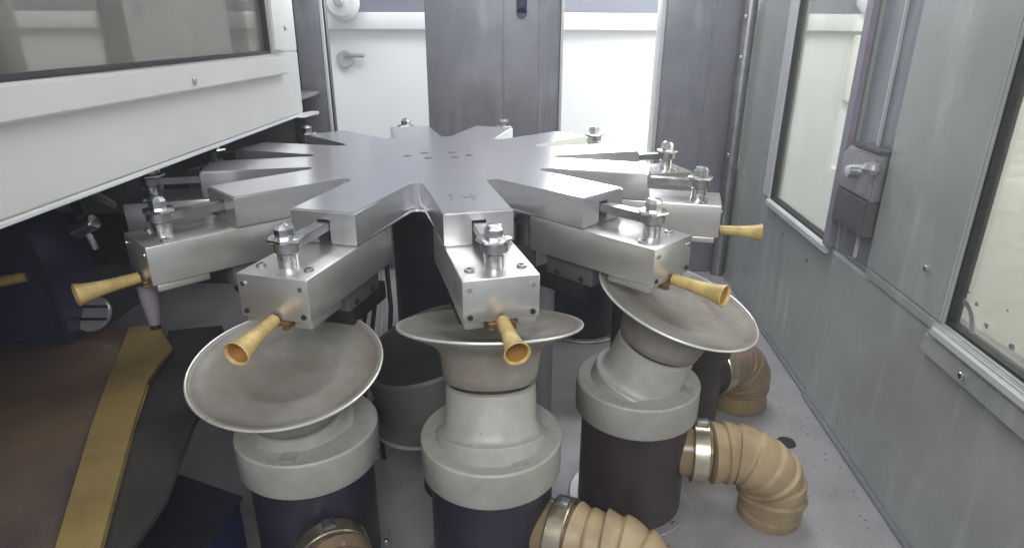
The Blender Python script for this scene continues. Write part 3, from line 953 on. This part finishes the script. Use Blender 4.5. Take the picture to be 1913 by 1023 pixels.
b = BM(); tube(b, [(-1.42, -0.25, -0.34), (-1.36, -0.25, -0.341), (-1.30, -0.25, -0.343)], 0.124, 24, False)
obj("band", b, 'red', t, t.location)
t = thing("white_ring_tag", "pale oval ring tag with black stripes under the left yellow cone", "tag", (-1.22, -0.74, -0.61))
o = t.location
TM = Matrix.Translation((-1.345, -0.62, -0.54)) @ Matrix.Rotation(0.95, 4, 'X')
b = BM(); lathe(b, [(0, 0), (0.070, 0), (0.075, 0.006), (0.075, 0.018), (0.070, 0.024), (0, 0.024)], 28, TM)
obj("disc", b, 'grey_plate', t, o)
b = BM(); box(b, -0.071, 0.071, -0.030, -0.018, 0.0243, 0.028, 0.001, TM)
box(b, -0.066, 0.066, 0.022, 0.034, 0.0243, 0.028, 0.001, TM)
obj("stripe", b, 'black', t, o)
t = thing("nozzle", "pale lavender nozzle hanging under the left clamp block above the gold reflection bar", "nozzle", (-0.93, -0.80, -0.6))
o = t.location
b = BM(); lathe(b, [(0, 0), (0.02, 0), (0.032, 0.10), (0.034, 0.16), (0, 0.16)], 20, Matrix.Translation((-0.955, -0.86, -0.465)))
obj("body", b, 'lavender', t, o)
b = BM(); lathe(b, [(0, 0), (0.018, 0), (0.018, 0.018), (0, 0.018)], 16, Matrix.Translation((-0.955, -0.86, -0.4835)))
obj("tip", b, 'red', t, o)
# blue bin beneath the front left spindle
t = thing("blue_bin", "dark blue angular bin on the floor at bottom left beside the spindle", "bin", (-0.58, -1.45, FLOOR))
o = t.location
b = BM(); prism(b, [(-0.98, -1.70), (-0.60, -1.70), (-0.56, -1.25), (-0.90, -1.10)], FLOOR + 0.002, -0.95, 0.006)
obj("shell", b, 'blue', t, o)
b = BM(); prism(b, [(-0.99, -1.71), (-0.59, -1.71), (-0.55, -1.24), (-0.91, -1.09)], -0.949, -0.93, 0.004)
obj("lid", b, 'navy', t, o)

# ================================================================== under the table
t = thing("valve_block", "pale grey stepped block standing behind the front middle block", "valve block", (0.48, -0.24, FLOOR))
o = t.location
b = BM(); box(b, 0.475, 0.568, -0.29, -0.20, FLOOR + 0.002, -0.345, 0.006)
obj("lower_block", b, 'grey_plate', t, o)
b = BM(); lathe(b, [(0, -0.343), (0.052, -0.343), (0.052, -0.245), (0, -0.245)], 32, Matrix.Translation((0.437, -0.24, 0)))
obj("cylinder", b, 'steel', t, o)
b = BM(); lathe(b, [(0, -0.244), (0.062, -0.244), (0.064, -0.238), (0.045, -0.215), (0, -0.212)], 32, Matrix.Translation((0.437, -0.24, 0)))
obj("round_cap", b, 'grey_plate', t, o)
b = BM(); box(b, 0.38, 0.474, -0.29, -0.20, FLOOR + 0.002, -0.3445, 0.006)
obj("side_block", b, 'dark', t, o)
t = thing("cable_bundle", "bundle of thin black cables hanging beside the dark hub column", "cables", (-0.25, -0.45, FLOOR))
o = t.location
for k in range(4):
    x0 = -0.30 + 0.035 * k
    b = BM(); tube(b, [(x0 + 0.04, -0.50, -0.36), (x0 + 0.05, -0.52, -0.55), (x0 + 0.01 * k, -0.55, -0.8), (x0 - 0.03, -0.56, -1.05), (x0 - 0.02, -0.57, FLOOR + 0.012)], 0.010, 10)
    obj("cable", b, 'black' if k != 2 else 'sill', t, o)
t = thing("ring_clip", "small white ring clip on the floor between the two right front spindles", "clip", (0.60, -1.02, FLOOR))
b = BM(); tube(b, [(0.60 + 0.035 * math.cos(k * PI / 10), -1.02 + 0.035 * math.sin(k * PI / 10), -1.26) for k in range(21)], 0.009, 10, False)
obj("ring", b, 'sill', t, t.location)
b = BM(); cyl(b, 0.045, FLOOR + 0.002, -1.27, 16, 0.005, Matrix.Translation((0.60, -1.02, 0)))
obj("base", b, 'black', t, t.location)
o = tag(obj("floor_plug", lathe(BM(), [(0, 0.001), (0.045, 0.001), (0.042, 0.006), (0, 0.007)], 16, Matrix.Translation((1.70, -0.42, FLOOR))), 'black', None, (1.70, -0.42, FLOOR)),
        "small flat black plug in the grey floor beside the right wall", "plug")

# ================================================================== grinding crumbs on the floor
b = BM()
rs = random.Random(11)
for k in range(150):
    x, y = rs.uniform(-0.6, 1.93), rs.uniform(-1.7, 1.2)
    if rs.random() < 0.45:
        x = 1.90 - abs(rs.gauss(0, 0.10)) + 0.05 * y
    q = rs.uniform(0.002, 0.0055) * (1.6 if rs.random() < 0.06 else 1)
    a0 = rs.uniform(0, PI)
    n = rs.choice((4, 5, 6))
    vs = [b.verts.new((x + q * rs.uniform(.6, 1.3) * math.cos(a0 + 2 * PI * i / n), y + q * rs.uniform(.5, 1.2) * math.sin(a0 + 2 * PI * i / n), FLOOR + 0.0015)) for i in range(n)]
    top = b.verts.new((x, y, FLOOR + 0.002 + q * 0.6))
    b.faces.new(vs[::-1])
    for i in range(n):
        b.faces.new((vs[i], vs[(i + 1) % n], top))
o = obj("grinding_crumbs", b, 'crumb', None, (0.6, -0.3, FLOOR), 20)
o['kind'] = 'stuff'

# ================================================================== thin volume added in place of the glass door's milky veil
b = BM(); box(b, -4.2, 6.8, -6.6, 5.6, FLOOR - 2.2, 6.0, 0)
hm = bpy.data.materials.new("veil_volume")
hm.use_nodes = True
hn = hm.node_tree
hn.nodes.remove(hn.nodes["Principled BSDF"])
pv = hn.nodes.new("ShaderNodeVolumePrincipled")
pv.inputs["Color"].default_value = (0.93, 0.95, 1.0, 1)
pv.inputs["Density"].default_value = 0.06
pv.inputs["Anisotropy"].default_value = 0.35
hn.links.new(pv.outputs[0], hn.nodes["Material Output"].inputs["Volume"])
M['veil_haze'] = hm
hz = obj("veil_haze", b, 'veil_haze', None, (0, 0, FLOOR))
hz['kind'] = 'stuff'

# ================================================================== scale from table radii to metres
done = set()
for o in COL.objects:
    if o.type in {'CAMERA', 'LIGHT'}:
        continue
    o.location = o.location * S
    if o.type == 'EMPTY':
        o.empty_display_size *= S
    elif o.data.name not in done:
        done.add(o.data.name)
        o.data.transform(Matrix.Scale(S, 4))
        o.data.update()
